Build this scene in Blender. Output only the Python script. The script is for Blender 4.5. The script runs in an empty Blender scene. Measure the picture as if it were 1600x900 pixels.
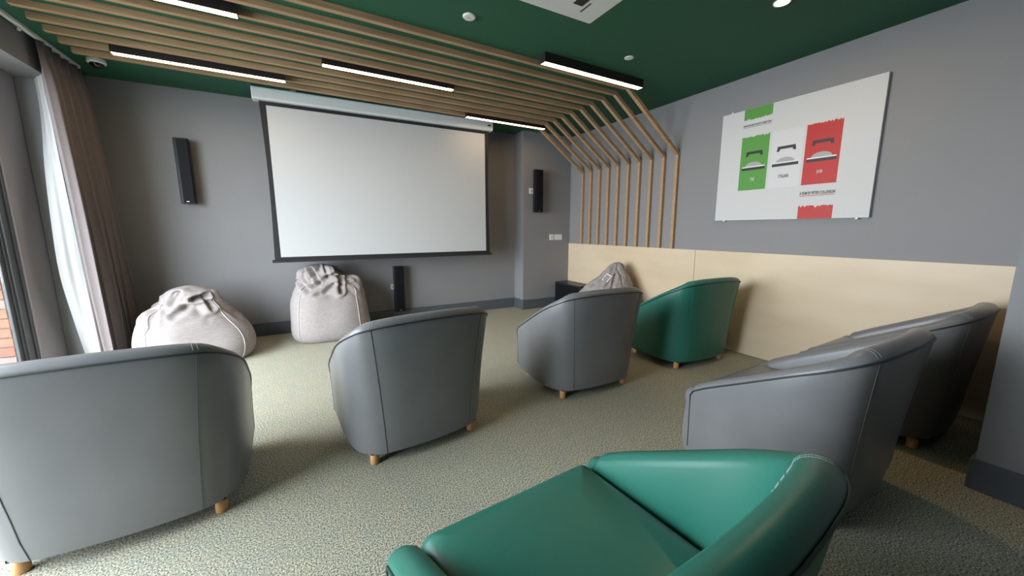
import bpy, bmesh, math, random
from mathutils import Vector, Matrix, noise
random.seed(7)
PI = math.pi
SC = bpy.context.scene
COL = SC.collection

# ------------------------------------------------------------------ camera
F_PX, PITCH, YAW, ROLL, CAM_H = 579.7067, 0.1578, 0.5039, -0.0021, 1.3
fw = Vector((math.sin(YAW)*math.cos(PITCH), math.cos(YAW)*math.cos(PITCH), -math.sin(PITCH)))
rt = Vector((math.cos(YAW), -math.sin(YAW), 0))
up = rt.cross(fw)
c_, s_ = math.cos(ROLL), math.sin(ROLL)
rt, up = c_*rt + s_*up, -s_*rt + c_*up
cam_d = bpy.data.cameras.new('camera')
cam = bpy.data.objects.new('camera', cam_d)
COL.objects.link(cam)
M3 = Matrix((rt, up, -fw)).transposed()
cam.matrix_world = Matrix.Translation((0, 0, CAM_H)) @ M3.to_4x4()
cam_d.sensor_fit = 'HORIZONTAL'
cam_d.sensor_width = 36.0
cam_d.lens = 36.0*F_PX/1600.0
cam_d.clip_start = 0.02
SC.camera = cam

# ------------------------------------------------------------------ sky and exposure
world = bpy.data.worlds.new('overcast_sky')
SC.world = world
world.use_nodes = True
wn = world.node_tree.nodes
wn['Background'].inputs[0].default_value = (0.86, 0.93, 1.0, 1)
wn['Background'].inputs[1].default_value = 16.0
SC.view_settings.view_transform = 'Standard'
SC.view_settings.look = 'None'
SC.view_settings.gamma = 1.0
SC.view_settings.use_curve_mapping = False
SC.view_settings.exposure = 0.35
LAMP_STRENGTH = 13.0

# portal in the window opening (guides sampling of the sky only, gives no light itself)
pl = bpy.data.lights.new('window_left_offscreen', 'AREA')
pl.shape = 'RECTANGLE'
pl.size, pl.size_y = 2.5, 3.7
pl.cycles.is_portal = True
po = bpy.data.objects.new('window_left_offscreen', pl)
COL.objects.link(po)
po.location = (-2.15, 2.51, 1.28)
po.rotation_euler = (0, -PI/2, 0)

# ------------------------------------------------------------------ room measures (metres)
XR, XL, YB, YP, ZC = 3.936, -1.75, 5.3835, 5.108, 2.777
YREAR = -2.5
PANEL_Z = 1.0587
BB = 0.1576

# ------------------------------------------------------------------ materials
MATS = {}
def nmat(name, col, rough=0.6, metal=0.0, spec=0.5, bump=None, mix=None, coat=0.0):
    """plain principled material; mix=(scale, colour2, contrast lo, hi, stretch) mottles the colour; bump=(scale, strength, dist)"""
    m = bpy.data.materials.new(name)
    m.use_nodes = True
    nt = m.node_tree
    b = nt.nodes['Principled BSDF']
    b.inputs['Base Color'].default_value = (*col, 1)
    b.inputs['Roughness'].default_value = rough
    b.inputs['Metallic'].default_value = metal
    b.inputs['Specular IOR Level'].default_value = spec
    b.inputs['Coat Weight'].default_value = coat
    tc = nt.nodes.new('ShaderNodeTexCoord')
    if mix:
        sc, col2, lo, hi, st = mix
        mp = nt.nodes.new('ShaderNodeMapping')
        mp.inputs['Scale'].default_value = st
        nt.links.new(tc.outputs['Object'], mp.inputs[0])
        n = nt.nodes.new('ShaderNodeTexNoise')
        n.inputs['Scale'].default_value = sc
        n.inputs['Detail'].default_value = 5
        nt.links.new(mp.outputs[0], n.inputs[0])
        r = nt.nodes.new('ShaderNodeValToRGB')
        r.color_ramp.elements[0].position = lo
        r.color_ramp.elements[1].position = hi
        r.color_ramp.elements[0].color = (*col, 1)
        r.color_ramp.elements[1].color = (*col2, 1)
        nt.links.new(n.outputs['Fac'], r.inputs[0])
        nt.links.new(r.outputs[0], b.inputs['Base Color'])
    if bump:
        n2 = nt.nodes.new('ShaderNodeTexNoise')
        n2.inputs['Scale'].default_value = bump[0]
        n2.inputs['Detail'].default_value = 3
        nt.links.new(tc.outputs['Object'], n2.inputs[0])
        bp_ = nt.nodes.new('ShaderNodeBump')
        bp_.inputs['Strength'].default_value = bump[1]
        bp_.inputs['Distance'].default_value = bump[2]
        nt.links.new(n2.outputs['Fac'], bp_.inputs['Height'])
        nt.links.new(bp_.outputs[0], b.inputs['Normal'])
    MATS[name] = m
    return m

nmat('wall_paint', (0.235, 0.23, 0.24), 0.6, mix=(1.3, (0.25, 0.243, 0.25), .3, .7, (1, 1, 1)), bump=(160, .08, .002))
nmat('skirting_paint', (0.085, 0.095, 0.11), 0.45)
nmat('ceiling_paint', (0.014, 0.095, 0.048), 0.75, mix=(1.5, (0.016, 0.102, 0.053), .3, .7, (1, 1, 1)), bump=(140, .1, .002))
nmat('leather_grey', (0.165, 0.166, 0.175), 0.35, mix=(5, (0.187, 0.187, 0.195), .3, .7, (1, 1, 1)), bump=(420, .10, .0012))
nmat('leather_green', (0.022, 0.150, 0.112), 0.38, mix=(5, (0.025, 0.163, 0.122), .3, .7, (1, 1, 1)), bump=(420, .10, .0012))
nmat('piping_dark', (0.03, 0.033, 0.036), 0.5)
nmat('piping_green', (0.004, 0.035, 0.025), 0.5)
nmat('stitch', (0.36, 0.40, 0.39), 0.7)
nmat('seam_grey', (0.10, 0.105, 0.11), 0.6)
nmat('seam_green', (0.02, 0.20, 0.14), 0.6)
nmat('leg_beech', (0.62, 0.33, 0.15), 0.45, mix=(18, (0.54, 0.27, 0.115), .35, .65, (1, 1, .12)))
nmat('black_base', (0.012, 0.012, 0.013), 0.7)
nmat('slat_pine', (0.46, 0.295, 0.17), 0.55, mix=(9, (0.35, 0.21, 0.115), .38, .68, (.35, 6, 6)), bump=(60, .1, .001))
nmat('plywood', (0.71, 0.575, 0.42), 0.42, mix=(2.2, (0.64, 0.50, 0.345), .35, .72, (4, .6, 2.2)), bump=(30, .03, .001))
nmat('plywood_edge', (0.86, 0.73, 0.52), 0.5)
nmat('black_metal', (0.016, 0.012, 0.012), 0.45)
nmat('speaker_black', (0.006, 0.006, 0.009), 0.6, spec=.2, bump=(500, .2, .001))
nmat('speaker_gloss', (0.010, 0.010, 0.014), 0.35, spec=.3)
nmat('sub_black', (0.018, 0.016, 0.024), 0.5, bump=(200, .1, .001))
nmat('sub_top', (0.018, 0.016, 0.022), 0.40)
nmat('screen_white', (0.53, 0.53, 0.54), 0.8)
nmat('screen_black', (0.012, 0.011, 0.014), 0.7)
nmat('housing_white', (0.62, 0.65, 0.66), 0.4)
nmat('plastic_white', (0.78, 0.78, 0.77), 0.4)
nmat('plastic_grey', (0.45, 0.46, 0.46), 0.4)
nmat('dome_glass', (0.01, 0.01, 0.012), 0.1)
nmat('curtain_cloth', (0.19, 0.16, 0.16), 0.85, mix=(60, (0.215, 0.18, 0.182), .3, .7, (1, 1, 1)), bump=(600, .15, .001))
nmat('track_white', (0.7, 0.7, 0.7), 0.4)
nmat('frame_panel', (0.30, 0.275, 0.28), 0.5)
nmat('frame_dark', (0.085, 0.09, 0.10), 0.4)
nmat('frame_grey', (0.055, 0.057, 0.06), 0.4)
nmat('mortar', (0.12, 0.10, 0.09), 0.9, bump=(200, .3, .003))
nmat('brick_orange', (0.22, 0.075, 0.042), 0.85, mix=(14, (0.28, 0.11, 0.065), .3, .7, (1, 1, 1)), bump=(120, .4, .003))
nmat('brick_red', (0.18, 0.055, 0.034), 0.85, mix=(14, (0.24, 0.09, 0.055), .3, .7, (1, 1, 1)), bump=(120, .4, .003))
nmat('brick_grey', (0.16, 0.11, 0.095), 0.85, mix=(14, (0.20, 0.15, 0.13), .3, .7, (1, 1, 1)), bump=(120, .4, .003))
nmat('unseen_ground_dark', (0.10, 0.10, 0.095), 0.9, mix=(4, (0.13, 0.13, 0.12), .3, .7, (1, 1, 1)))  # unseen ground, dark so less light bounces onto upper walls and ceiling
nmat('canvas_white', (0.60, 0.60, 0.61), 0.55)
nmat('canvas_edge', (0.58, 0.58, 0.59), 0.6)
nmat('print_white', (0.64, 0.64, 0.67), 0.5)
nmat('print_green', (0.085, 0.30, 0.045), 0.5)
nmat('print_red', (0.48, 0.013, 0.010), 0.5)
nmat('print_black', (0.02, 0.018, 0.02), 0.5)
nmat('print_grey', (0.38, 0.37, 0.38), 0.5)
nmat('print_light', (0.72, 0.72, 0.72), 0.5)
nmat('label_print', (0.10, 0.095, 0.09), 0.7, mix=(90, (0.5, 0.48, 0.46), .45, .6, (1, 1, 1)))
nmat('silver', (0.6, 0.6, 0.62), 0.3, metal=0.8)

def carpet():
    m = bpy.data.materials.new('carpet'); m.use_nodes = True
    nt = m.node_tree; b = nt.nodes['Principled BSDF']
    b.inputs['Roughness'].default_value = 0.95
    b.inputs['Specular IOR Level'].default_value = 0.15
    tc = nt.nodes.new('ShaderNodeTexCoord')
    def nz(scale, det, st=(1, 1, 1)):
        mp = nt.nodes.new('ShaderNodeMapping'); mp.inputs['Scale'].default_value = st
        nt.links.new(tc.outputs['Object'], mp.inputs[0])
        n = nt.nodes.new('ShaderNodeTexNoise'); n.inputs['Scale'].default_value = scale
        n.inputs['Detail'].default_value = det
        nt.links.new(mp.outputs[0], n.inputs[0]); return n
    n1 = nz(170, 3, (1, .85, 1))
    r = nt.nodes.new('ShaderNodeValToRGB')
    e = r.color_ramp.elements
    e[0].position, e[0].color = .34, (0.085, 0.085, 0.078, 1)
    e[1].position, e[1].color = .66, (0.78, 0.73, 0.60, 1)
    k = e.new(.44); k.color = (0.27, 0.26, 0.225, 1)
    k = e.new(.54); k.color = (0.47, 0.445, 0.375, 1)
    nt.links.new(n1.outputs['Fac'], r.inputs[0])
    n2 = nz(9, 4)
    r2 = nt.nodes.new('ShaderNodeValToRGB')
    r2.color_ramp.elements[0].position, r2.color_ramp.elements[0].color = .35, (0.93, 0.97, 0.94, 1)
    r2.color_ramp.elements[1].position, r2.color_ramp.elements[1].color = .70, (1.04, 1.02, 0.93, 1)
    nt.links.new(n2.outputs['Fac'], r2.inputs[0])
    mx = nt.nodes.new('ShaderNodeMix'); mx.data_type = 'RGBA'; mx.blend_type = 'MULTIPLY'
    mx.inputs[0].default_value = 1.0
    nt.links.new(r.outputs[0], mx.inputs[6]); nt.links.new(r2.outputs[0], mx.inputs[7])
    nt.links.new(mx.outputs[2], b.inputs['Base Color'])
    bp_ = nt.nodes.new('ShaderNodeBump'); bp_.inputs['Strength'].default_value = .10; bp_.inputs['Distance'].default_value = .002
    nt.links.new(n1.outputs['Fac'], bp_.inputs['Height']); nt.links.new(bp_.outputs[0], b.inputs['Normal'])
    MATS['carpet'] = m
carpet()

def linen():
    m = nmat('bag_linen', (0.50, 0.44, 0.43), 0.9)
    nt = m.node_tree; b = nt.nodes['Principled BSDF']
    tc = nt.nodes.new('ShaderNodeTexCoord')
    out = []
    for st in ((260, 260, 22), (22, 22, 260)):
        mp = nt.nodes.new('ShaderNodeMapping'); mp.inputs['Scale'].default_value = st
        nt.links.new(tc.outputs['Object'], mp.inputs[0])
        n = nt.nodes.new('ShaderNodeTexNoise'); n.inputs['Scale'].default_value = 1.0; n.inputs['Detail'].default_value = 2
        nt.links.new(mp.outputs[0], n.inputs[0]); out.append(n)
    ad = nt.nodes.new('ShaderNodeMath'); ad.operation = 'ADD'
    nt.links.new(out[0].outputs['Fac'], ad.inputs[0]); nt.links.new(out[1].outputs['Fac'], ad.inputs[1])
    r = nt.nodes.new('ShaderNodeMapRange')
    r.inputs['From Min'].default_value = .7; r.inputs['From Max'].default_value = 1.3
    nt.links.new(ad.outputs[0], r.inputs[0])
    rp = nt.nodes.new('ShaderNodeValToRGB')
    rp.color_ramp.elements[0].color = (0.27, 0.235, 0.23, 1)
    rp.color_ramp.elements[1].color = (0.39, 0.345, 0.34, 1)
    nt.links.new(r.outputs[0], rp.inputs[0]); nt.links.new(rp.outputs[0], b.inputs['Base Color'])
    bp_ = nt.nodes.new('ShaderNodeBump'); bp_.inputs['Strength'].default_value = .35; bp_.inputs['Distance'].default_value = .002
    nt.links.new(r.outputs[0], bp_.inputs['Height']); nt.links.new(bp_.outputs[0], b.inputs['Normal'])
linen()
nmat('bag_piping', (0.50, 0.44, 0.435), 0.85)

def glass():
    m = bpy.data.materials.new('window_glass'); m.use_nodes = True
    nt = m.node_tree; nt.nodes.clear()
    o = nt.nodes.new('ShaderNodeOutputMaterial'); mx = nt.nodes.new('ShaderNodeMixShader')
    t = nt.nodes.new('ShaderNodeBsdfTransparent'); t.inputs[0].default_value = (.97, .985, .98, 1)
    g = nt.nodes.new('ShaderNodeBsdfGlossy'); g.inputs['Roughness'].default_value = .02
    mx.inputs[0].default_value = .06
    nt.links.new(t.outputs[0], mx.inputs[1]); nt.links.new(g.outputs[0], mx.inputs[2]); nt.links.new(mx.outputs[0], o.inputs[0])
    MATS['window_glass'] = m
glass()

def voile():
    m = bpy.data.materials.new('voile_cloth'); m.use_nodes = True
    nt = m.node_tree; nt.nodes.clear()
    o = nt.nodes.new('ShaderNodeOutputMaterial'); mx = nt.nodes.new('ShaderNodeMixShader')
    d = nt.nodes.new('ShaderNodeBsdfDiffuse'); d.inputs[0].default_value = (.95, .95, .95, 1)
    t = nt.nodes.new('ShaderNodeBsdfTranslucent'); t.inputs[0].default_value = (.95, .95, .95, 1)
    mx.inputs[0].default_value = .5
    nt.links.new(d.outputs[0], mx.inputs[1]); nt.links.new(t.outputs[0], mx.inputs[2]); nt.links.new(mx.outputs[0], o.inputs[0])
    MATS['voile_cloth'] = m
voile()

def emis(name, col, strength):
    m = bpy.data.materials.new(name); m.use_nodes = True
    nt = m.node_tree; nt.nodes.clear()
    o = nt.nodes.new('ShaderNodeOutputMaterial'); e = nt.nodes.new('ShaderNodeEmission')
    e.inputs[0].default_value = (*col, 1); e.inputs[1].default_value = strength
    nt.links.new(e.outputs[0], o.inputs[0]); MATS[name] = m
emis('lamp_warm', (1.0, 0.70, 0.40), LAMP_STRENGTH)
emis('downlight_warm', (1.0, 0.66, 0.34), LAMP_STRENGTH*25)

# ------------------------------------------------------------------ helpers
class MB:
    def __init__(s): s.v = []; s.f = []
    def add(s, vs, fs):
        o = len(s.v); s.v += [tuple(v) for v in vs]; s.f += [[i+o for i in f] for f in fs]; return s
    def box(s, x0, x1, y0, y1, z0, z1):
        return s.add([(x0, y0, z0), (x1, y0, z0), (x1, y1, z0), (x0, y1, z0), (x0, y0, z1), (x1, y0, z1), (x1, y1, z1), (x0, y1, z1)],
                     [(0, 3, 2, 1), (4, 5, 6, 7), (0, 1, 5, 4), (1, 2, 6, 5), (2, 3, 7, 6), (3, 0, 4, 7)])
    def prism(s, poly, axis, a, b):
        """extrude a 2-D polygon along axis from a to b"""
        def p(q, h):
            return {'X': (h, q[0], q[1]), 'Y': (q[0], h, q[1]), 'Z': (q[0], q[1], h)}[axis]
        n = len(poly)
        return s.add([p(q, a) for q in poly] + [p(q, b) for q in poly],
                     [list(range(n))[::-1], list(range(n, 2*n))] + [(i, (i+1) % n, n+(i+1) % n, n+i) for i in range(n)])
    def lathe(s, prof, cx=0, cy=0, seg=24, cap=True):
        n = len(prof); vs = []; fs = []
        for r, z in prof:
            for k in range(seg):
                a = 2*PI*k/seg; vs.append((cx+r*math.cos(a), cy+r*math.sin(a), z))
        for i in range(n-1):
            for k in range(seg):
                fs.append((i*seg+k, i*seg+(k+1) % seg, (i+1)*seg+(k+1) % seg, (i+1)*seg+k))
        if cap:
            fs.append(list(range(seg))[::-1]); fs.append(list(range((n-1)*seg, n*seg)))
        return s.add(vs, fs)
    def tube(s, pts, r, seg=6, cap=True):
        pts = [Vector(p) for p in pts]; n = len(pts); vs = []; fs = []
        prev = None
        for i, p in enumerate(pts):
            d = (pts[min(i+1, n-1)]-pts[max(i-1, 0)])
            d = d.normalized() if d.length > 1e-9 else Vector((0, 0, 1))
            if prev is None:
                a = Vector((0, 0, 1)) if abs(d.z) < .9 else Vector((1, 0, 0))
                u = d.cross(a).normalized()
            else:
                u = (prev-d*prev.dot(d)).normalized()
            prev = u; w = d.cross(u)
            for k in range(seg):
                t = 2*PI*k/seg; vs.append(p+u*r*math.cos(t)+w*r*math.sin(t))
        for i in range(n-1):
            for k in range(seg):
                fs.append((i*seg+k, i*seg+(k+1) % seg, (i+1)*seg+(k+1) % seg, (i+1)*seg+k))
        if cap:
            fs.append(list(range(seg))[::-1]); fs.append(list(range((n-1)*seg, n*seg)))
        return s.add(vs, fs)
    def grid(s, rows, closed=False):
        n = len(rows); m = len(rows[0]); vs = [p for r in rows for p in r]; fs = []
        for i in range(n-1):
            for k in range(m if closed else m-1):
                fs.append((i*m+k, i*m+(k+1) % m, (i+1)*m+(k+1) % m, (i+1)*m+k))
        return s.add(vs, fs)
    def mesh(s, name, mat, smooth=False, bevel=0, seg=2):
        me = bpy.data.meshes.new(name); me.from_pydata(s.v, [], s.f); me.update()
        bm = bmesh.new(); bm.from_mesh(me)
        bmesh.ops.remove_doubles(bm, verts=bm.verts, dist=1e-6)
        bmesh.ops.recalc_face_normals(bm, faces=bm.faces)
        if bevel:
            es = [e for e in bm.edges if len(e.link_faces) == 2 and e.calc_face_angle(0) > .6]
            bmesh.ops.bevel(bm, geom=es, offset=bevel, segments=seg, affect='EDGES', profile=.5)
        bm.to_mesh(me); bm.free()
        if smooth:
            for p in me.polygons: p.use_smooth = True
        me.materials.append(MATS[mat]); return me
    def build(s, name, mat, parent=None, smooth=False, bevel=0, seg=2):
        return link(name, s.mesh(name, mat, smooth, bevel, seg), parent)

def link(name, me, parent=None):
    o = bpy.data.objects.new(name, me); COL.objects.link(o)
    if parent: o.parent = parent
    return o
def sharp_smooth(o, ang=35):
    me = o.data
    for p in me.polygons: p.use_smooth = True
    bm = bmesh.new(); bm.from_mesh(me)
    for e in bm.edges:
        if len(e.link_faces) == 2 and e.calc_face_angle(0) > math.radians(ang): e.smooth = False
    bm.to_mesh(me); bm.free(); return o
def empty(name, loc=(0, 0, 0), rz=0):
    o = bpy.data.objects.new(name, None); COL.objects.link(o); o.location = loc; o.rotation_euler = (0, 0, rz)
    o.empty_display_size = .1; return o
def tag(o, label, cat, group=None):
    o['label'] = label; o['category'] = cat
    if group: o['group'] = group
    return o
def struct(o, label=None):
    o['kind'] = 'structure'
    if label: o['label'] = label
    return o
def copy_tree(o, parent=None):
    c = o.copy(); COL.objects.link(c)
    if parent: c.parent = parent
    for ch in list(o.children): copy_tree(ch, c)
    return c
def cr(pts, t):
    """Catmull-Rom through tuples, t in 0..1 by index"""
    n = len(pts)-1; x = max(0, min(n-1e-9, t*n)); i = int(x); u = x-i
    P = [pts[max(0, min(n, i+k))] for k in (-1, 0, 1, 2)]
    return tuple(.5*((2*b)+(-a+c)*u+(2*a-5*b+4*c-d)*u*u+(-a+3*b-3*c+d)*u**3) for a, b, c, d in zip(*P))

# ------------------------------------------------------------------ the setting
struct(MB().box(-2.3, XR+.2, YREAR-.2, YB+.2, -.12, 0).build('floor', 'carpet'), 'speckled grey green carpet floor')
struct(MB().box(-2.3, XR+.2, YREAR-.2, YB+.2, ZC, ZC+.12).build('ceiling', 'ceiling_paint'), 'dark green painted ceiling')
struct(MB().box(-2.3, XR+.2, YB, YB+.2, 0, ZC).build('wall_back', 'wall_paint'), 'grey wall behind the projection screen')
struct(MB().box(XR, XR+.2, YREAR, YB, 0, ZC).build('wall_right', 'wall_paint'), 'grey wall above the plywood panelling')
struct(MB().box(3.02, XR, YP, YB, 0, ZC).build('wall_corner', 'wall_paint'), 'grey boxed pier in the corner beside the screen')
struct(MB().box(2.86, XR, YREAR, .37, 0, ZC).build('wall_near_right', 'wall_paint'), 'grey wall end beside the last armchair')
struct(MB().box(-2.3, XR+.2, YREAR-.2, YREAR, 0, ZC).build('wall_rear', 'wall_paint'))
ZS, YREV, XF, YW0 = 2.54, 4.82, -1.98, 0.70            # soffit height, reveal end, window frame plane
wl = MB()
wl.box(-2.28, XL, YREAR, YB, ZS, ZC)
wl.box(-2.28, XL, YREV, YB, 0, ZS)
wl.box(-2.28, XL, YREAR, YW0, 0, ZS)
struct(wl.build('wall_left', 'wall_paint'), 'grey window wall with deep reveal behind the curtain')
# skirtings
def skirting(name, poly_pts):
    m = MB()
    for x0, x1, y0, y1 in poly_pts: m.box(x0, x1, y0, y1, 0, BB)
    return struct(m.build(name, 'skirting_paint', bevel=.003, seg=1))
T = .016
skirting('baseboard_back', [(XL, 3.02, YB-T, YB)])
skirting('baseboard_corner', [(3.02-T, XR, YP-T, YP), (3.02-T, 3.02, YP, YB-T)])
skirting('baseboard_near_right', [(2.86-T, 2.86, YREAR, .37), (2.86-T, XR-.02, .37, .37+T)])
# plywood wainscot: separate boards
wsc = struct(empty('trim_1', (XR, 2.7, 0)), 'pale plywood wainscot panelling along the grey wall')
for y0, y1 in ((.3875, 2.730), (2.734, YP-.002)):
    pb = MB().box(-.018, 0, y0-2.7, y1-2.7, 0.004, PANEL_Z).build('plywood_panel', 'plywood', wsc, bevel=.0015, seg=1)
# window: frame, blank panel, mullions, panes
win = struct(empty('window_1', (XF, 4.4, 0)), 'tall grey framed window overlooking a brick wall')
def wbox(name, mat, x0, x1, y0, y1, z0, z1, bevel=.003):
    return MB().box(x0-XF, x1-XF, y0-4.4, y1-4.4, z0, z1).build(name, mat, win, bevel=bevel, seg=1)
wbox('blank_panel', 'frame_panel', XF-.08, XF, 4.455, 4.80, .0, ZS)
wbox('gasket', 'frame_dark', XF-.08, XF-.006, 4.80, YREV, .0, ZS, 0)
wbox('gasket', 'frame_dark', XF-.08, XF-.012, 4.425, 4.455, .0, ZS, 0)
wbox('stile', 'frame_grey', XF-.09, XF-.02, 4.365, 4.425, .0, ZS)
wbox('glazing_bead', 'frame_dark', XF-.085, XF-.035, 4.345, 4.365, .06, ZS-.05, 0)
wbox('stile', 'frame_grey', XF-.066, XF-.045, 4.302, 4.345, .0, ZS)
for yy in (2.50, .73):
    wbox('stile', 'frame_grey', XF-.09, XF-.02, yy-.03, yy+.03, .0, ZS)
wbox('bottom_rail', 'frame_grey', XF-.09, XF-.02, YW0, 4.36, .0, .06)
wbox('top_rail', 'frame_grey', XF-.09, XF-.02, YW0, 4.36, ZS-.05, ZS)
for a, b in ((2.53, 4.30), (.76, 2.47)):
    wbox('window_pane', 'window_glass', XF-.060, XF-.054, a, b, .06, ZS-.05, 0)
# outside: brick return, and unseen ground added for its bounce light
YBR = 4.30
bw = struct(MB().box(-3.30, XF-.066, YBR+.010, YBR+.25, -.15, 3.0).build('wall_outside', 'mortar'), 'orange brick wall outside the window')
bl, bh, jt = .215, .065, .010
bmesh_cache = {}
for mname in ('brick_orange', 'brick_red', 'brick_grey'):
    bmesh_cache[mname] = MB().box(0, bl, 0, .05, 0, bh).mesh('brick', mname, bevel=.003, seg=1)
    bmesh_cache[mname+'_half'] = MB().box(0, (bl-jt)/2, 0, .05, 0, bh).mesh('brick', mname, bevel=.003, seg=1)
row = 0
z = -.12
while z < 2.9:
    x = XF-.066-bl if row % 2 else XF-.066-(bl-jt)/2
    first = True
    for k in range(5):
        rnd = random.random()
        mn = 'brick_orange' if rnd < .6 else ('brick_red' if rnd < .88 else 'brick_grey')
        half = (row % 2 == 0 and k == 0)
        b = link('brick', bmesh_cache[mn+('_half' if half else '')], bw)
        b.location = (x, YBR+random.uniform(-.003, .002), z)
        x -= bl+jt
    row += 1; z += bh+jt
struct(MB().box(-9, -2.28, -7, 6, -.16, -.12).build('ground_unseen_outside', 'unseen_ground_dark'), 'unseen ground added outside the window, kept dark to limit bounce light')

# ------------------------------------------------------------------ timber ribs on ceiling and wall
NUM = ['nearest to', 'second from', 'third from', 'fourth from', 'fifth from', 'sixth from', 'seventh from', 'eighth from', 'ninth from', 'farthest from']
SLOPE = .028
w_ = .041
def slat_y(i, x): return 3.03+.1905*i+(SLOPE*(x-3.06) if x < 3.06 else 0)
I_ = [(-1.555, 2.735), (3.06, 2.735), (3.896, 2.155), (3.896, PANEL_Z)]
O_ = [(-1.555, ZC), (3.0697, ZC), (XR, 2.1759), (XR, PANEL_Z)]
seg_names = ['ceiling_batten', 'slanted_batten', 'wall_batten']
rib_mesh = []
for k in range(3):
    q = [I_[k], I_[k+1], O_[k+1], O_[k]]
    vs = []
    for dy in (0, w_):
        for x, zz in q: vs.append((x-XR, dy+(SLOPE*(x-3.06) if x < 3.06 else 0), zz))
    m = MB().add(vs, [(0, 1, 2, 3), (7, 6, 5, 4), (0, 4, 5, 1), (1, 5, 6, 2), (2, 6, 7, 3), (3, 7, 4, 0)])
    rib_mesh.append(m.mesh(seg_names[k], 'slat_pine', bevel=.0015, seg=1))
for i in range(10):
    r = tag(empty('timber_rib', (XR, 3.03+.1905*i, 0)), f'bent pine slat rib running up wall and ceiling, {NUM[i]} the white poster', 'slat', 'bent timber slat ribs')
    for k in range(3): link(seg_names[k], rib_mesh[k], r)

# ------------------------------------------------------------------ linear lights
def linear_light(x0, x1, y0, y1, label):
    cx = (x0+x1)/2; cy = (y0+y1)/2; w = .072; L = 1.2; zb = 2.700
    t = tag(empty('linear_light', (cx, cy, zb), math.atan(SLOPE*.7)), label, 'ceiling light', 'linear ceiling lights')
    h = MB()
    h.box(-L/2, L/2, -w/2, -w/2+.004, 0, .077); h.box(-L/2, L/2, w/2-.004, w/2, 0, .077)
    h.box(-L/2, -L/2+.004, -w/2+.004, w/2-.004, 0, .077); h.box(L/2-.004, L/2, -w/2+.004, w/2-.004, 0, .077)
    h.box(-L/2+.004, L/2-.004, -w/2+.004, w/2-.004, .03, .077)
    h.build('housing', 'black_metal', t)
    MB().box(-L/2+.004, L/2-.004, -w/2+.004, w/2-.004, .001, .006).build('diffuser', 'lamp_warm', t)
linear_light(1.89, 3.09, 2.852, 2.925, 'black linear ceiling light clear of the slats, toward the poster')
linear_light(.24, 1.44, 3.802, 3.876, 'black linear light among the slats above the middle of the screen')
linear_light(-1.25, -.05, 4.362, 4.436, 'black linear light among the slats close to the curtain and wall speaker')
linear_light(1.90, 3.10, 4.605, 4.690, 'black linear light between the last slats above the screen housing end')
linear_light(-1.48, -.28, 3.220, 3.292, 'black linear light between the front slats toward the window track')

# ------------------------------------------------------------------ projection screen
ps = tag(empty('projection_screen', (1.01, 4.9, .93)), 'pull-down white projection screen with black border in white housing', 'screen')
def PS(m, name, mat, parent=ps, **k):
    m.v = [(x-1.01, y-4.9, zz-.93) for x, y, zz in m.v]; return m.build(name, mat, parent, **k)
prof = [(4.86, 2.655), (4.875, 2.638), (4.985, 2.638), (5.0, 2.655), (5.0, 2.755), (4.985, 2.765), (4.875, 2.765), (4.86, 2.75)]
hs = PS(MB().prism(prof, 'X', -.362, 2.372), 'housing', 'housing_white', bevel=.003, seg=1)
PS(MB().prism([(p[0]*1.0, p[1]) for p in prof], 'X', 2.372, 2.384), 'end_cap', 'plastic_white', bevel=.003, seg=1)
PS(MB().prism(prof, 'X', -.374, -.362), 'end_cap', 'plastic_white', bevel=.003, seg=1)
PS(MB().box(2.305, 2.352, 4.8585, 4.8605, 2.692, 2.712), 'badge', 'print_black')
for bx in (-.02, 2.05): PS(MB().box(bx, bx+.05, 4.87, 4.99, 2.762, ZC), 'bracket', 'silver')
x0, x1, zt, zb = -.2576, 2.284, 2.599, .991
def edge_x(side, zz):
    t = (zz-zb)/(2.64-zb)
    base = .062-.018*math.sin(PI*min(1, max(0, t)))
    return (x0-base) if side < 0 else (x1+base)
rows = []
for i in range(13):
    zz = zb-.05+(2.645-zb+.05)*i/12
    rows.append([(edge_x(-1, zz), 4.9215, zz), (edge_x(1, zz), 4.9215, zz)])
mb_ = MB().grid(rows)
mb_.grid([[(x, y+.002, zz) for x, y, zz in r] for r in rows])
PS(mb_, 'black_border', 'screen_black')
PS(MB().box(x0, x1, 4.919, 4.9205, zb, zt), 'viewing_surface', 'screen_white')
PS(MB().prism([(4.903, .930), (4.94, .930), (4.94, .952), (4.931, .962), (4.912, .962), (4.903, .952)], 'X', x0-.085, x1+.085), 'bottom_bar', 'screen_black', bevel=.002, seg=1)

# ------------------------------------------------------------------ speakers
def column_speaker(loc, label, w, h, d, rz=0, wall_gap=.05):
    """front faces -Y, origin at bottom centre of the back on the wall"""
    t = tag(empty('column_speaker', loc), label, 'speaker', 'slim black wall speakers')
    b = MB().box(-w/2, w/2, -d-wall_gap, -wall_gap, 0, h).build('cabinet', 'speaker_gloss', t, bevel=.006, seg=2)
    g = MB().box(-w/2+.028, w/2-.004, -d-wall_gap-.010, -d-wall_gap+.004, .012, h-.012).build('grille', 'speaker_black', t, bevel=.004, seg=2)
    MB().box(-.03, .03, -wall_gap-.004, 0, h*.5-.09, h*.5+.09).build('bracket', 'black_metal', t, bevel=.003, seg=1)
    MB().box(-.012, .012, -d-wall_gap-.0115, -d-wall_gap-.009, .02, .026).build('badge', 'silver', g)
    if rz:
        for ch in (b, g): ch.rotation_euler = (0, 0, rz)
    return t
column_speaker((-1.07, YB, 1.575), 'slim black column speaker on grey wall beside the curtain', .125, .675, .085)
column_speaker((1.10, YB, .150), 'slim black column speaker on wall low under the screen', .135, .64, .085)
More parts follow.
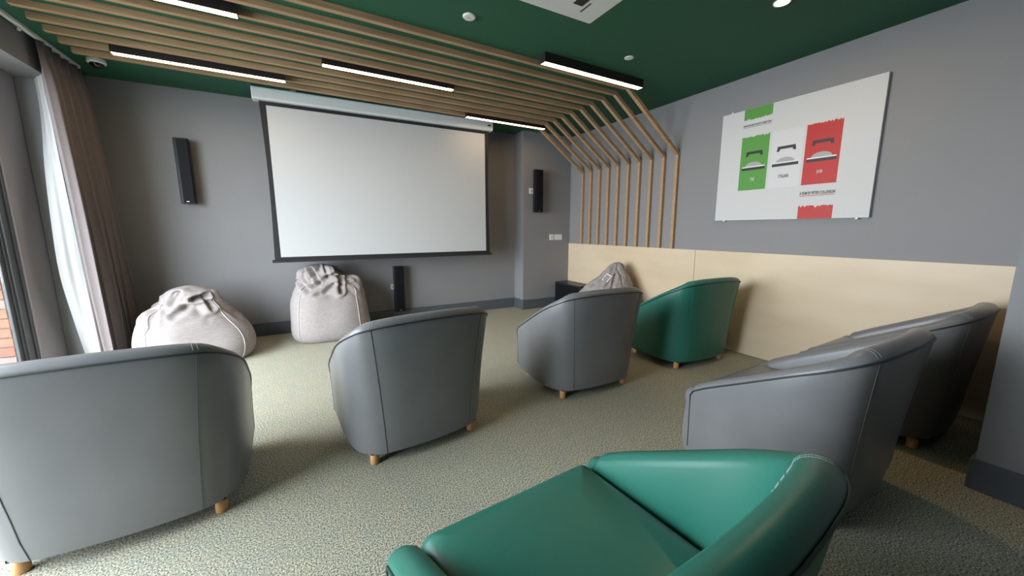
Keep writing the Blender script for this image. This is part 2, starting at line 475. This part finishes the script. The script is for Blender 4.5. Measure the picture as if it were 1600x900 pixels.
column_speaker((3.235, YP, 1.555), 'slim black column speaker on the corner pier beside the slats', .15, .65, .06, 0, .06)

# ------------------------------------------------------------------ wall plates
def plate(x0, x1, z0, z1, y, label, name='wall_socket', rock=1, grp=None):
    cx = (x0+x1)/2
    t = tag(empty(name, (cx, y, z0)), label, 'socket', grp)
    w = x1-x0; h = z1-z0
    MB().box(-w/2, w/2, -.009, .0, 0, h).build('plate', 'plastic_white', t, bevel=.002, seg=2)
    for k in range(rock):
        c = -w/2+w*(k+.5)/rock
        MB().box(c-.014, c+.014, -.012, -.008, h*.3, h*.7).build('switch', 'plastic_grey' if rock == 1 else 'plastic_white', t, bevel=.001, seg=1)
plate(3.520, 3.608, 1.120, 1.210, YP, 'small square white wall plate on the corner pier')
plate(3.626, 3.773, 1.118, 1.210, YP, 'wide double white wall plate on the corner pier', rock=2)
plate(3.125, 3.213, 1.846, 1.932, YP, 'white wall plate partly behind the corner pier speaker')
plate(1.005, 1.06, .455, .53, YB, 'small white cable plate on wall beside the low speaker')

# ------------------------------------------------------------------ subwoofer
sb = tag(empty('subwoofer', (3.78, 4.77, 0)), 'black box subwoofer on carpet in the corner by the plywood', 'subwoofer')
MB().box(-.14, .136, -.33, .32, .012, .405).build('cabinet', 'sub_black', sb, bevel=.004, seg=1)
MB().box(-.142, .136, -.332, .322, .405, .422).build('top_panel', 'sub_top', sb, bevel=.003, seg=1)
MB().box(-.1435, -.139, -.32, .31, .03, .395).build('grille', 'speaker_black', sb, bevel=.002, seg=1)
for fx in (-.11, .11):
    for fy in (-.29, .28): MB().lathe([(.018, 0), (.018, .014)], fx, fy, 10).build('foot', 'black_base', sb)

# ------------------------------------------------------------------ ceiling fittings
d1 = tag(empty('smoke_detector', (1.127, 2.659, ZC)), 'small round white detector on bare green ceiling near the slats', 'detector')
MB().lathe([(.045, 0), (.045, -.006), (.040, -.012)], 0, 0, 28).build('base', 'plastic_white', d1, smooth=False)
MB().lathe([(.008, -.011), (.006, -.016)], -.014, -.006, 10).build('sensor', 'plastic_grey', d1)
MB().lathe([(.006, -.011), (.004, -.015)], .012, .006, 10).build('sensor', 'plastic_grey', d1)
d2 = tag(MB().lathe([(.040, 0), (.040, -.004), (.034, -.007)], 0, 0, 28).build('ceiling_disc', 'plastic_white'), 'flat blank white disc on green ceiling beside the linear light', 'cover')
d2.location = (2.599, 2.585, ZC)
dl = tag(empty('downlight', (2.877, 1.515, ZC)), 'round recessed warm downlight in the green ceiling', 'ceiling light')
MB().lathe([(.052, 0), (.052, -.005), (.042, -.005), (.042, 0)], 0, 0, 28, cap=False).build('trim_ring', 'plastic_white', dl)
MB().lathe([(.041, -.001), (.041, -.003)], 0, 0, 28).build('lens', 'downlight_warm', dl)
dc = tag(empty('dome_camera', (-1.49, 4.86, ZC)), 'white dome camera with black glass near the curtain top', 'camera')
MB().lathe([(.062, 0), (.064, -.025), (.058, -.034)], 0, 0, 28).build('base', 'plastic_white', dc, smooth=False)
MB().lathe([(.048, -.030), (.047, -.042), (.040, -.058), (.026, -.070), (.008, -.075)], 0, 0, 24).build('dome', 'dome_glass', dc, smooth=True)

# projector hung from the ceiling
pj = tag(empty('projector', (1.045, 1.345, 2.245)), 'white projector hanging from the green ceiling, facing the screen', 'projector')
MB().box(-.1985, .1985, -.15, .151, 0, .125).build('body', 'plastic_white', pj, bevel=.006, seg=2)
MB().box(.025, .075, -.05, .055, -.0015, .003).build('recess', 'print_black', pj, bevel=.001, seg=1)
MB().box(.090, .096, .02, .09, -.0012, .003).build('vent_slot', 'print_black', pj)
MB().box(-.16, -.04, -.10, -.02, -.0012, .003).build('vent_slot', 'print_grey', pj)
ln = MB(); ln.lathe([(.038, 0), (.038, .03), (.032, .034), (.030, .012)], 0, 0, 24)
ln.v = [(x-.09, .149+zz, .062+y) for x, y, zz in ln.v]; ln.build('lens', 'dome_glass', pj)
MB().lathe([(.022, .124), (.022, .50), (.05, .50), (.05, .532)], 0, 0, 20).build('mounting_pole', 'plastic_white', pj)

# ------------------------------------------------------------------ tub armchairs
N_T = 56
TOP = [(.4143, .33, .4141), (.4166, .318, .4385), (.4189, .295, .4544), (.4235, .235, .4914), (.4304, .124, .551), (.4395, -.0256, .6315), (.4406, -.1376, .6912), (.4217, -.2459, .7441), (.3713, -.3312, .7892), (.2589, -.3742, .8096), (.1259, -.3882, .8168), (0, -.3924, .8185)]
BOT = [(.4046, .33), (.4057, .318), (.4069, .295), (.4092, .235), (.4138, .124), (.4138, -.0288), (.4055, -.116), (.3759, -.2085), (.3035, -.2804), (.2081, -.3061), (.1034, -.3164), (0, -.3202)]
Z0 = .072
def full(path, t):
    """t in -1..1 ; negative = left side"""
    p = cr(path, 1-abs(t)); sgn = -1 if t < 0 else 1
    return Vector((p[0]*sgn, p[1], p[2] if len(p) > 2 else Z0))
def inward(t):
    e = .004; a = full(TOP, max(-1, t-e)); b = full(TOP, min(1, t+e))
    d = Vector((b.x-a.x, b.y-a.y, 0)).normalized()
    n = Vector((-d.y, d.x, 0))
    c = Vector((0, .05, 0))-full(TOP, t); c.z = 0
    if n.dot(c) < 0: n = -n
    if abs(t) > .80: n = Vector((-1 if t > 0 else 1, 0, 0))
    return n
RW = .088
def section(t):
    T_ = full(TOP, t); B_ = full(BOT, t); n = inward(t)
    pts = []
    for i in range(9):
        s = i/8
        h = s**1.35
        p = Vector((B_.x+(T_.x-B_.x)*h, B_.y+(T_.y-B_.y)*h, Z0+(T_.z-Z0)*s))
        if i == 0: p = p+n*.012
        pts.append(p)
    outer = len(pts)
    for i in range(1, 8):
        ph = PI*i/8
        pts.append(T_+n*(RW*.5*(1-math.cos(ph)))+Vector((0, 0, .036*math.sin(ph))))
    rim_end = len(pts)
    back = max(0, min(1, (-T_.y-.02)/.36))
    lean = .012+.10*back**1.3
    q0 = T_+n*RW
    zs = .40
    z0 = q0.z-.004
    for i in range(7):
        s = i/6
        zz = z0+(min(zs, z0-.02)-z0)*s
        pts.append(Vector((q0.x, q0.y, 0))+n*(lean*(s**.8))+Vector((0, 0, zz)))
    e = pts[-1]
    pts.append(Vector((e.x, e.y, .085)))
    return pts, outer, rim_end
def t_at(k): return -1+2*k/N_T
SEAM_T = None
best = 9
for k in range(2000):
    t = k/2000
    p = full(TOP, t)
    d = abs(p.x-.32)+(0 if p.y < -.25 else 9)
    if d < best: best, SEAM_T = d, t
def make_chair(leather, piping, seam):
    root = empty('tub_armchair')
    cols = [section(t_at(k))[0] for k in range(N_T+1)]
    def cap(c, fwd, ins):
        cen = sum((Vector((p.x, 0, p.z)) for p in c), Vector())/len(c)
        out = []
        for p in c:
            d = Vector((cen.x-p.x, 0, cen.z-p.z)); L = d.length
            out.append(p+d*(min(ins, L*.8)/L if L > 1e-6 else 0)+Vector((0, fwd, 0)))
        return out
    rings = [(.006, .001), (.022, .005), (.036, .013), (.044, .028)]
    cols = [cap(cols[0], *r) for r in rings[::-1]]+cols+[cap(cols[-1], *r) for r in rings]
    m = MB().grid(cols)
    n = len(cols[0]); L = len(cols)
    m.f.append(list(range(n))); m.f.append(list(range((L-1)*n, L*n)))
    sh = m.build('shell', leather, root)
    sharp_smooth(sh, 50)
    # piping round the outer rim and down the arm fronts
    path = []
    path += [p+Vector((.002, .004, 0)) for p in section(-1)[0][1:8]]
    for k in range(N_T+1):
        t = t_at(k); p = full(TOP, t); nn = inward(t); path.append(p-nn*.0015+Vector((0, .002 if abs(t) > .97 else 0, .002)))
    path += [p+Vector((-.002, .004, 0)) for p in section(1)[0][1:8][::-1]]
    MB().tube(path, .0042, 6).build('piping', piping, root, smooth=True)
    # outside seams and top stitching
    for sg in (-1, 1):
        pts, o, r = section(sg*SEAM_T); nn = inward(sg*SEAM_T)
        MB().tube([p-nn*.0003 for p in pts[:o]], .0018, 5).build('back_seam', seam, root)
        st = MB()
        for off in (-.006, .006):
            q, o, r = section(sg*(SEAM_T+off)); nn2 = inward(sg*(SEAM_T+off))
            line = []
            for i in range(o+0, len(q)-2):
                pa = q[i]
                d = Vector((0, 0, .0012)) if i < r else nn2*.0012
                line.append(pa+d)
            # broken into stitches
            for i in range(len(line)-1):
                for s0 in (0, .34, .67):
                    A = line[i].lerp(line[i+1], s0); B = line[i].lerp(line[i+1], s0+.24)
                    st.tube([A, B], .0007, 4)
        st.build('stitching', 'stitch', root)
    # seat cushion with rolled front
    half, yb, yf, rc = .330, -.25, .384, .05
    def outline(ins):
        pts = []
        for cx, cy, a0, rad in ((half-rc, yf-rc, 0, rc), (-half+rc, yf-rc, 90, rc), (-half+.16, yb+.16, 180, .16), (half-.16, yb+.16, 270, .16)):
            for k in range(9):
                a = math.radians(a0+90*k/8); rr = max(rad-ins, .005)
                ex = cx-(rad-ins < .005)*math.copysign(ins-rad, cx); ey = cy-(rad-ins < .005)*math.copysign(ins-rad, cy)
                pts.append((ex+rr*math.cos(a), ey+rr*math.sin(a)))
        return pts
    loops = []
    for ins, zz in ((.014, .074), (.004, .082), (0, .12), (-.006, .24), (-.003, .35), (.004, .402), (.016, .430), (.036, .447), (.07, .457), (.13, .464), (.20, .467)):
        loops.append([(x, y, zz) for x, y in outline(ins)])
    ms = MB().grid(loops, closed=True)
    n0 = len(loops[0])
    ms.f.append(list(range(n0))[::-1]); ms.f.append(list(range((len(loops)-1)*n0, len(loops)*n0)))
    st_ = ms.build('seat', leather, root); sharp_smooth(st_, 60)
    # seam along the seat front
    MB().box(-.33, .33, -.25, .31, .066, .078).build('base_board', 'black_base', root)
    leg = MB().lathe([(.0215, 0), (.024, .003), (.025, .075)], 0, 0, 18).mesh('leg', 'leg_beech')
    for p in leg.polygons: p.use_smooth = len(p.vertices) == 4
    for lx in (-.307, .307):
        for ly in (-.222, .290):
            o = link('leg', leg, root); o.location = (lx, ly, 0)
    return root
grey = make_chair('leather_grey', 'piping_dark', 'seam_grey')
green = make_chair('leather_green', 'piping_green', 'seam_green')
chairs = [
    (grey, -.7545, 2.2326, 1.7, 'grey leather tub armchair in the screen row, closest to curtain and window'),
    (grey, .5223, 2.3032, 6.9, 'grey leather tub armchair directly before the bean bag under the screen'),
    (grey, 1.9741, 2.4078, -1.9, 'grey leather tub armchair in the screen row, next to the green armchair'),
    (green, 3.2805, 2.3848, -2.6, 'green leather tub armchair close against the plywood panelling'),
    (grey, 2.1705, .8605, .8, 'grey leather tub armchair between the near green armchair and another grey one'),
    (grey, 3.399, .8713, 1.7, 'grey leather tub armchair squeezed between plywood panelling and grey wall end'),
    (green, .558, .5963, 4.1, 'green leather tub armchair standing out on the open carpet, seat fully visible'),
]
used = set()
for src, x, y, a, lab in chairs:
    o = src if src.name not in used else copy_tree(src)
    used.add(src.name)
    o.location = (x, y, 0); o.rotation_euler = (0, 0, math.radians(a))
    tag(o, lab, 'armchair', 'tub armchairs in two rows')

# ------------------------------------------------------------------ bean bags
def seg_dist(px, pz, c):
    x0, z0, x1, z1 = c[:4]
    dx, dz = x1-x0, z1-z0
    t = max(0, min(1, ((px-x0)*dx+(pz-z0)*dz)/(dx*dx+dz*dz+1e-9)))
    return math.hypot(px-x0-dx*t, pz-z0-dz*t)
def bean_bag(loc, rz, label, prof, bumps, creases, seed, sides=(-.62, .62), pip_top=.62, patch=None, nexp=3.0):
    """prof rows: (z, half width, half depth, cx, cy); creases on the front: (x0, z0, x1, z1, depth, width)"""
    t = tag(empty('bean_bag', loc, rz), label, 'bean bag', 'linen bean bags')
    NV, NU = 84, 156
    rows = []
    zmax = max(p[0] for p in prof)
    for i in range(NV+1):
        v = i/NV
        z, a, b, cx, cy = cr(prof, v)
        row = []
        for k in range(NU):
            th = 2*PI*k/NU
            c, s = math.cos(th), math.sin(th)
            ne = 2/nexp
            px = math.copysign(abs(c)**ne, c)*a; py = math.copysign(abs(s)**ne, s)*b
            p = Vector((cx+px, cy+py, max(0, z)))
            out = Vector((px, py, 0)); out = out.normalized() if out.length > 1e-6 else Vector((0, 0, 1))
            h = max(0, z/zmax)
            d = .022*noise.noise(p*3.0+Vector((seed, 0, 0)))*min(1, h*4)
            ramp = max(0, min(1, (h-.50)/.35))
            fade = min(1, a*7)
            rg = 1-abs(noise.noise(p*5.5+Vector((0, seed, 0))))*2.4
            d -= .040*ramp*max(0, rg)**3*fade
            d += .014*ramp*noise.noise(p*16+Vector((0, 0, seed)))*fade
            p = p+out*d
            for bx, by, bz, br, dx, dy, dz in bumps:
                w = math.exp(-((p.x-bx)**2+(p.y-by)**2+(p.z-bz)**2)/(br*br))
                p = p+Vector((dx, dy, dz))*w
            if s < .25:
                for cc in creases:
                    q = seg_dist(p.x, p.z, cc)/cc[5]
                    if q < 3:
                        g = math.exp(-q*q)-.38*math.exp(-(q-1.7)**2*2.2)
                        p = p-out*(cc[4]*g)
            p.z = max(0, p.z)
            row.append(p)
        rows.append(row)
    m = MB().grid(rows, closed=True)
    m.f.append(list(range(NU))[::-1]); m.f.append([NV*NU+k for k in range(NU)])
    m.build('body', 'bag_linen', t, smooth=True)
    for sd in sides:
        k = int(round(((-PI/2+sd) % (2*PI))/(2*PI)*NU)) % NU
        line = []
        for i in range(3, int(NV*pip_top)):
            r = rows[i][k]; cxy = sum(rows[i], Vector())/NU
            line.append(r+(r-cxy).normalized()*.002)
        MB().tube(line, .0050, 6).build('piping', 'bag_piping', t, smooth=True)
    if patch:
        v, u = patch
        P0 = rows[v][u]; P1 = rows[v][(u+9) % NU]; P2 = rows[v+7][(u+9) % NU]; P3 = rows[v+7][u]
        nn = (P1-P0).cross(P3-P0).normalized()
        cc = (P0+P1+P2+P3)/4
        if nn.dot(cc-Vector((0, 0, cc.z))) < 0: nn = -nn
        up_ = (P3-P0).normalized(); rt_ = up_.cross(nn).normalized()
        for nm, mt, hw, hh, of in (('care_label', 'plastic_white', .046, .055, .008), ('print', 'label_print', .034, .040, .0105)):
            q = [cc+rt_*(sx*hw)+up_*(sy*hh)+nn*(of+dz) for dz in (0, .002) for sx, sy in ((-1, -1), (1, -1), (1, 1), (-1, 1))]
            par = t if nm == 'care_label' else lab_o
            ob = MB().add(q, [(0, 1, 2, 3), (4, 5, 6, 7), (0, 1, 5, 4), (1, 2, 6, 5), (2, 3, 7, 6), (3, 0, 4, 7)]).build(nm, mt, par)
            if nm == 'care_label': lab_o = ob
    return t
bean_bag((-1.03, 4.72, 0), math.radians(14), 'slumped beige linen bean bag in the corner beside the curtain',
         [(0, .30, .26, 0, 0), (.0, .40, .34, 0, 0), (.06, .455, .385, 0, 0), (.16, .475, .40, 0, 0), (.28, .46, .375, -.01, .02), (.40, .405, .33, -.035, .04), (.50, .335, .27, -.045, .06), (.58, .265, .21, -.04, .08), (.65, .20, .16, -.03, .09), (.71, .135, .115, -.03, .09), (.745, .03, .03, -.02, .09)],
         [(-.02, -.08, .70, .10, -.02, -.07, .02), (.15, -.02, .62, .07, .03, .0, .05), (-.33, -.1, .48, .10, -.04, .0, .03)],
         [(.0, .63, .09, .655, .075, .022), (.085, .655, .13, .53, .05, .020), (-.16, .50, -.06, .56, .035, .025), (-.06, .56, .03, .52, .02, .03), (-.27, .62, -.33, .42, .03, .03), (.16, .60, .34, .40, .018, .02), (-.10, .70, -.16, .60, .03, .02)], 3.1, sides=(-.75, .66), pip_top=.74)
bean_bag((.20, 4.98, 0), 0, 'upright beige linen bean bag leaning at the wall under the screen',
         [(0, .28, .22, 0, 0), (.0, .36, .28, 0, 0), (.05, .415, .325, 0, 0), (.15, .435, .34, 0, 0), (.30, .425, .33, .0, .01), (.45, .41, .31, .005, .03), (.56, .395, .285, .01, .05), (.65, .355, .245, .01, .07), (.72, .30, .20, -.03, .09), (.79, .245, .16, -.085, .10), (.85, .18, .12, -.09, .10), (.885, .04, .04, -.08, .10)],
         [(.30, .0, .66, .09, .03, -.02, .05), (.17, .02, .80, .07, -.02, .04, -.07), (.06, -.10, .80, .09, .02, -.06, .02), (-.25, .0, .76, .07, -.02, -.03, .03)],
         [(-.22, .60, .13, .80, .045, .028), (.125, .76, .12, .57, .085, .020), (-.18, .84, -.10, .68, .05, .020), (-.02, .86, .0, .74, .04, .018), (.05, .66, -.05, .57, .03, .022), (-.31, .70, -.22, .60, .035, .020), (.08, .87, .10, .80, .035, .018), (.20, .70, .30, .60, .02, .02), (-.12, .56, .02, .52, .015, .03)], 8.4, sides=(-.80, .62), pip_top=.68)
bean_bag((3.49, 3.72, 0), math.radians(-78), 'peaked beige linen bean bag with care label against the plywood',
         [(0, .28, .22, 0, 0), (.0, .38, .28, 0, 0), (.05, .43, .33, 0, 0), (.15, .455, .345, 0, 0), (.30, .44, .33, 0, .01), (.42, .39, .29, .0, .03), (.52, .325, .24, .01, .06), (.60, .26, .19, .03, .09), (.68, .19, .14, .05, .12), (.76, .125, .10, .06, .14), (.83, .075, .06, .07, .16), (.855, .015, .015, .07, .17)],
         [], [(.06, .80, .10, .55, .04, .018), (.0, .74, -.12, .55, .035, .02), (.14, .70, .20, .52, .035, .018), (-.02, .62, .05, .50, .03, .02), (-.16, .60, -.24, .48, .02, .02)], 5.7, patch=(55, 113), nexp=2.6)

# ------------------------------------------------------------------ curtain, voile, track
def sheet(name, mat, cols, label, cat, thick=.003):
    m = MB().grid(cols)
    o = m.build(name, mat, None, smooth=True)
    md = o.modifiers.new('thickness', 'SOLIDIFY'); md.thickness = thick; md.offset = 0
    return tag(o, label, cat)
cols = []
NC = 150
for k in range(NC+1):
    u = k/NC
    col = []
    for j in range(25):
        v = j/24                                   # 0 top .. 1 floor
        zz = 2.742-v*(2.742-.012)
        xt, yt = -1.695-.002*u, 4.475+.74*u
        xb, yb_ = -1.645+.065*u**1.2, 4.515+.68*u
        g = v**.8
        x = xt+(xb-xt)*g; y = yt+(yb_-yt)*g
        pinch = .35+.65*min(1, abs(v-.035)/.06+.0) if v < .12 else 1
        amp = (.046+.016*v)*pinch*(.75+.7*noise.noise(Vector((u*5, v*.8, 3))))
        ph = u*2*PI*6.0+1.5*noise.noise(Vector((u*5, v*1.1, 1)))
        x += amp*math.sin(ph)+.012*noise.noise(Vector((u*14, v*2.2, 7)))
        y += .022*math.sin(ph*2+1)*v
        col.append((x, y, zz))
    cols.append(col)
sheet('curtain', 'curtain_cloth', cols, 'taupe floor length curtain gathered in the corner by the window', 'curtain')
cols = []
for k in range(61):
    u = k/60
    col = []
    for j in range(25):
        v = j/24
        zz = 2.735-v*(2.735-.02)
        ledge = min(4.795, cr([(4.80,), (4.79,), (4.70,), (4.64,), (4.615,), (4.70,), (4.80,)], v)[0])
        ye, xe = 4.655+.03*v, -1.766+.044*v
        y = ledge+(ye-ledge)*u+.006*math.sin(u*2*PI*2+v*.8)*(1-abs(2*u-1))
        x = -1.86+(xe+1.86)*u
        col.append((x, y, zz))
    cols.append(col)
sheet('voile_curtain', 'voile_cloth', cols, 'white sheer voile hanging between the taupe curtain and window', 'curtain', .0015)
tr = tag(empty('curtain_track', (-1.69, 1.5, ZC)), 'white curtain track along the ceiling above the window', 'curtain track')
MB().box(-.016, .016, -3.6, 3.6, -.028, 0).build('rail', 'track_white', tr, bevel=.003, seg=1)
for yy in (4.28, 3.2, 2.4):
    g = MB().lathe([(.004, -.062), (.010, -.055), (.010, -.042), (.004, -.036), (.004, -.027)], 0, yy-1.5, 10).build('glider', 'track_white', tr)

# ------------------------------------------------------------------ framed canvas with colour fields
YB0, YB1, ZB0, ZB1, XPF = 1.247, 2.516, 1.383, 2.451, 3.90
cv = tag(empty('canvas_print', (XPF, (YB0+YB1)/2, ZB0)), 'large white poster board with green, white and red colour fields', 'poster')
cy0 = (YB0+YB1)/2
MB().box(0, XR-XPF-.004, YB0-cy0, YB1-cy0, 0, ZB1-ZB0).build('board', 'canvas_edge', cv, bevel=.001, seg=1)
face = MB().box(-.0012, .001, YB0-cy0+.001, YB1-cy0-.001, .001, ZB1-ZB0-.001).build('face', 'canvas_white', cv)
def field(name, mat, y1, y0, z1, z0, rag_top=0, rag_bot=0, lift=.0020):
    """y1 > y0: left edge to right edge as seen; ragged torn edge where asked"""
    pts = []
    n = 26
    rr = random.Random(int(y1*1000)+int(z1*100))
    for k in range(n+1):
        y = y1+(y0-y1)*k/n
        pts.append((y-cy0, z1-ZB0-(rr.random()**3*rag_top if 0 < k < n else 0)))
    for k in range(n+1):
        y = y0+(y1-y0)*k/n
        pts.append((y-cy0, z0-ZB0+(rr.random()**3*rag_bot if 0 < k < n else 0)))
    return MB().prism(pts, 'X', -lift, -.001).build(name, mat, face)
field('green_field', 'print_green', 2.295, 2.037, 2.4495, 2.347, rag_bot=.022)
field('green_field', 'print_green', 2.296, 2.039, 2.191, 1.677, rag_top=.02)
field('white_field', 'print_white', 2.018, 1.758, 2.190, 1.678, rag_top=.02)
field('red_field', 'print_red', 1.740, 1.486, 2.190, 1.678, rag_top=.02)
field('red_field', 'print_red', 1.740, 1.486, 1.499, 1.3845, rag_top=.03)
field('underline', 'print_black', 2.295, 2.038, 2.279, 2.276)
field('underline', 'print_red', 1.742, 1.485, 1.586, 1.581)
def motif(cy):
    """plain abstract stand-in: dark band, grey arch, dark bar"""
    s = .072
    band = [(cy-s*1.0-cy0, 2.045-ZB0), (cy+s*1.0-cy0, 2.045-ZB0), (cy+s*1.1-cy0, 2.000-ZB0), (cy+s*.8-cy0, 2.000-ZB0), (cy+s*.7-cy0, 2.02-ZB0), (cy-s*.7-cy0, 2.02-ZB0), (cy-s*.8-cy0, 2.000-ZB0), (cy-s*1.1-cy0, 2.000-ZB0)]
    MB().prism(band, 'X', -.0030, -.0015).build('dark_band', 'print_black', face)
    arch = [(cy+.075*math.cos(PI*k/16)-cy0, 1.905+.04*math.sin(PI*k/16)-ZB0) for k in range(17)]
    MB().prism(arch, 'X', -.0030, -.0015).build('grey_arch', 'print_grey', face)
    MB().prism([(cy-.105-cy0, 1.905-ZB0), (cy+.105-cy0, 1.905-ZB0), (cy+.105-cy0, 1.893-ZB0), (cy-.105-cy0, 1.893-ZB0)], 'X', -.0032, -.0015).build('light_bar', 'print_light', face)
    MB().prism([(cy-.108-cy0, 1.893-ZB0), (cy+.108-cy0, 1.893-ZB0), (cy+.108-cy0, 1.868-ZB0), (cy-.108-cy0, 1.868-ZB0)], 'X', -.0032, -.0015).build('dark_bar', 'print_black', face)
for cy in (2.167, 1.888, 1.612): motif(cy)
def lettering(txt, yl, zc, width, height, mat):
    cu = bpy.data.curves.new('txt', 'FONT'); cu.body = txt; cu.size = 1.0; cu.offset = .018
    to = bpy.data.objects.new('txt', cu); COL.objects.link(to)
    dg = bpy.context.evaluated_depsgraph_get()
    me = bpy.data.meshes.new_from_object(to.evaluated_get(dg))
    bpy.data.objects.remove(to); bpy.data.curves.remove(cu)
    xs = [v.co.x for v in me.vertices]; ys = [v.co.y for v in me.vertices]
    w = max(xs)-min(xs); h = max(ys)-min(ys); xm = min(xs); ym = min(ys)
    for v in me.vertices:
        v.co = Vector((-.0034, yl-cy0-(v.co.x-xm)/w*width, zc-ZB0-height/2+(v.co.y-ym)/h*height))
    me.materials.clear(); me.materials.append(MATS[mat])
    return link('lettering', me, face)
lettering('HANG ON LADS, I\u2019VE GOT A GREAT IDEA', 2.295, 2.294, .256, .020, 'print_black')
lettering('THE', 2.186, 1.780, .040, .032, 'print_white')
lettering('ITALIAN', 1.930, 1.778, .082, .030, 'print_black')
lettering('JOB', 1.634, 1.780, .043, .032, 'print_white')
lettering('A FILM BY PETER COLLINSON', 1.742, 1.606, .258, .026, 'print_black')
for yy, zz in ((2.418, ZB1), (2.415, ZB0-.010), (1.322, ZB0-.010)):
    MB().box(-.003, .012, yy-.009-cy0, yy+.009-cy0, zz-ZB0-.002, zz-ZB0+.012).build('clip', 'plastic_white', cv, bevel=.002, seg=1)
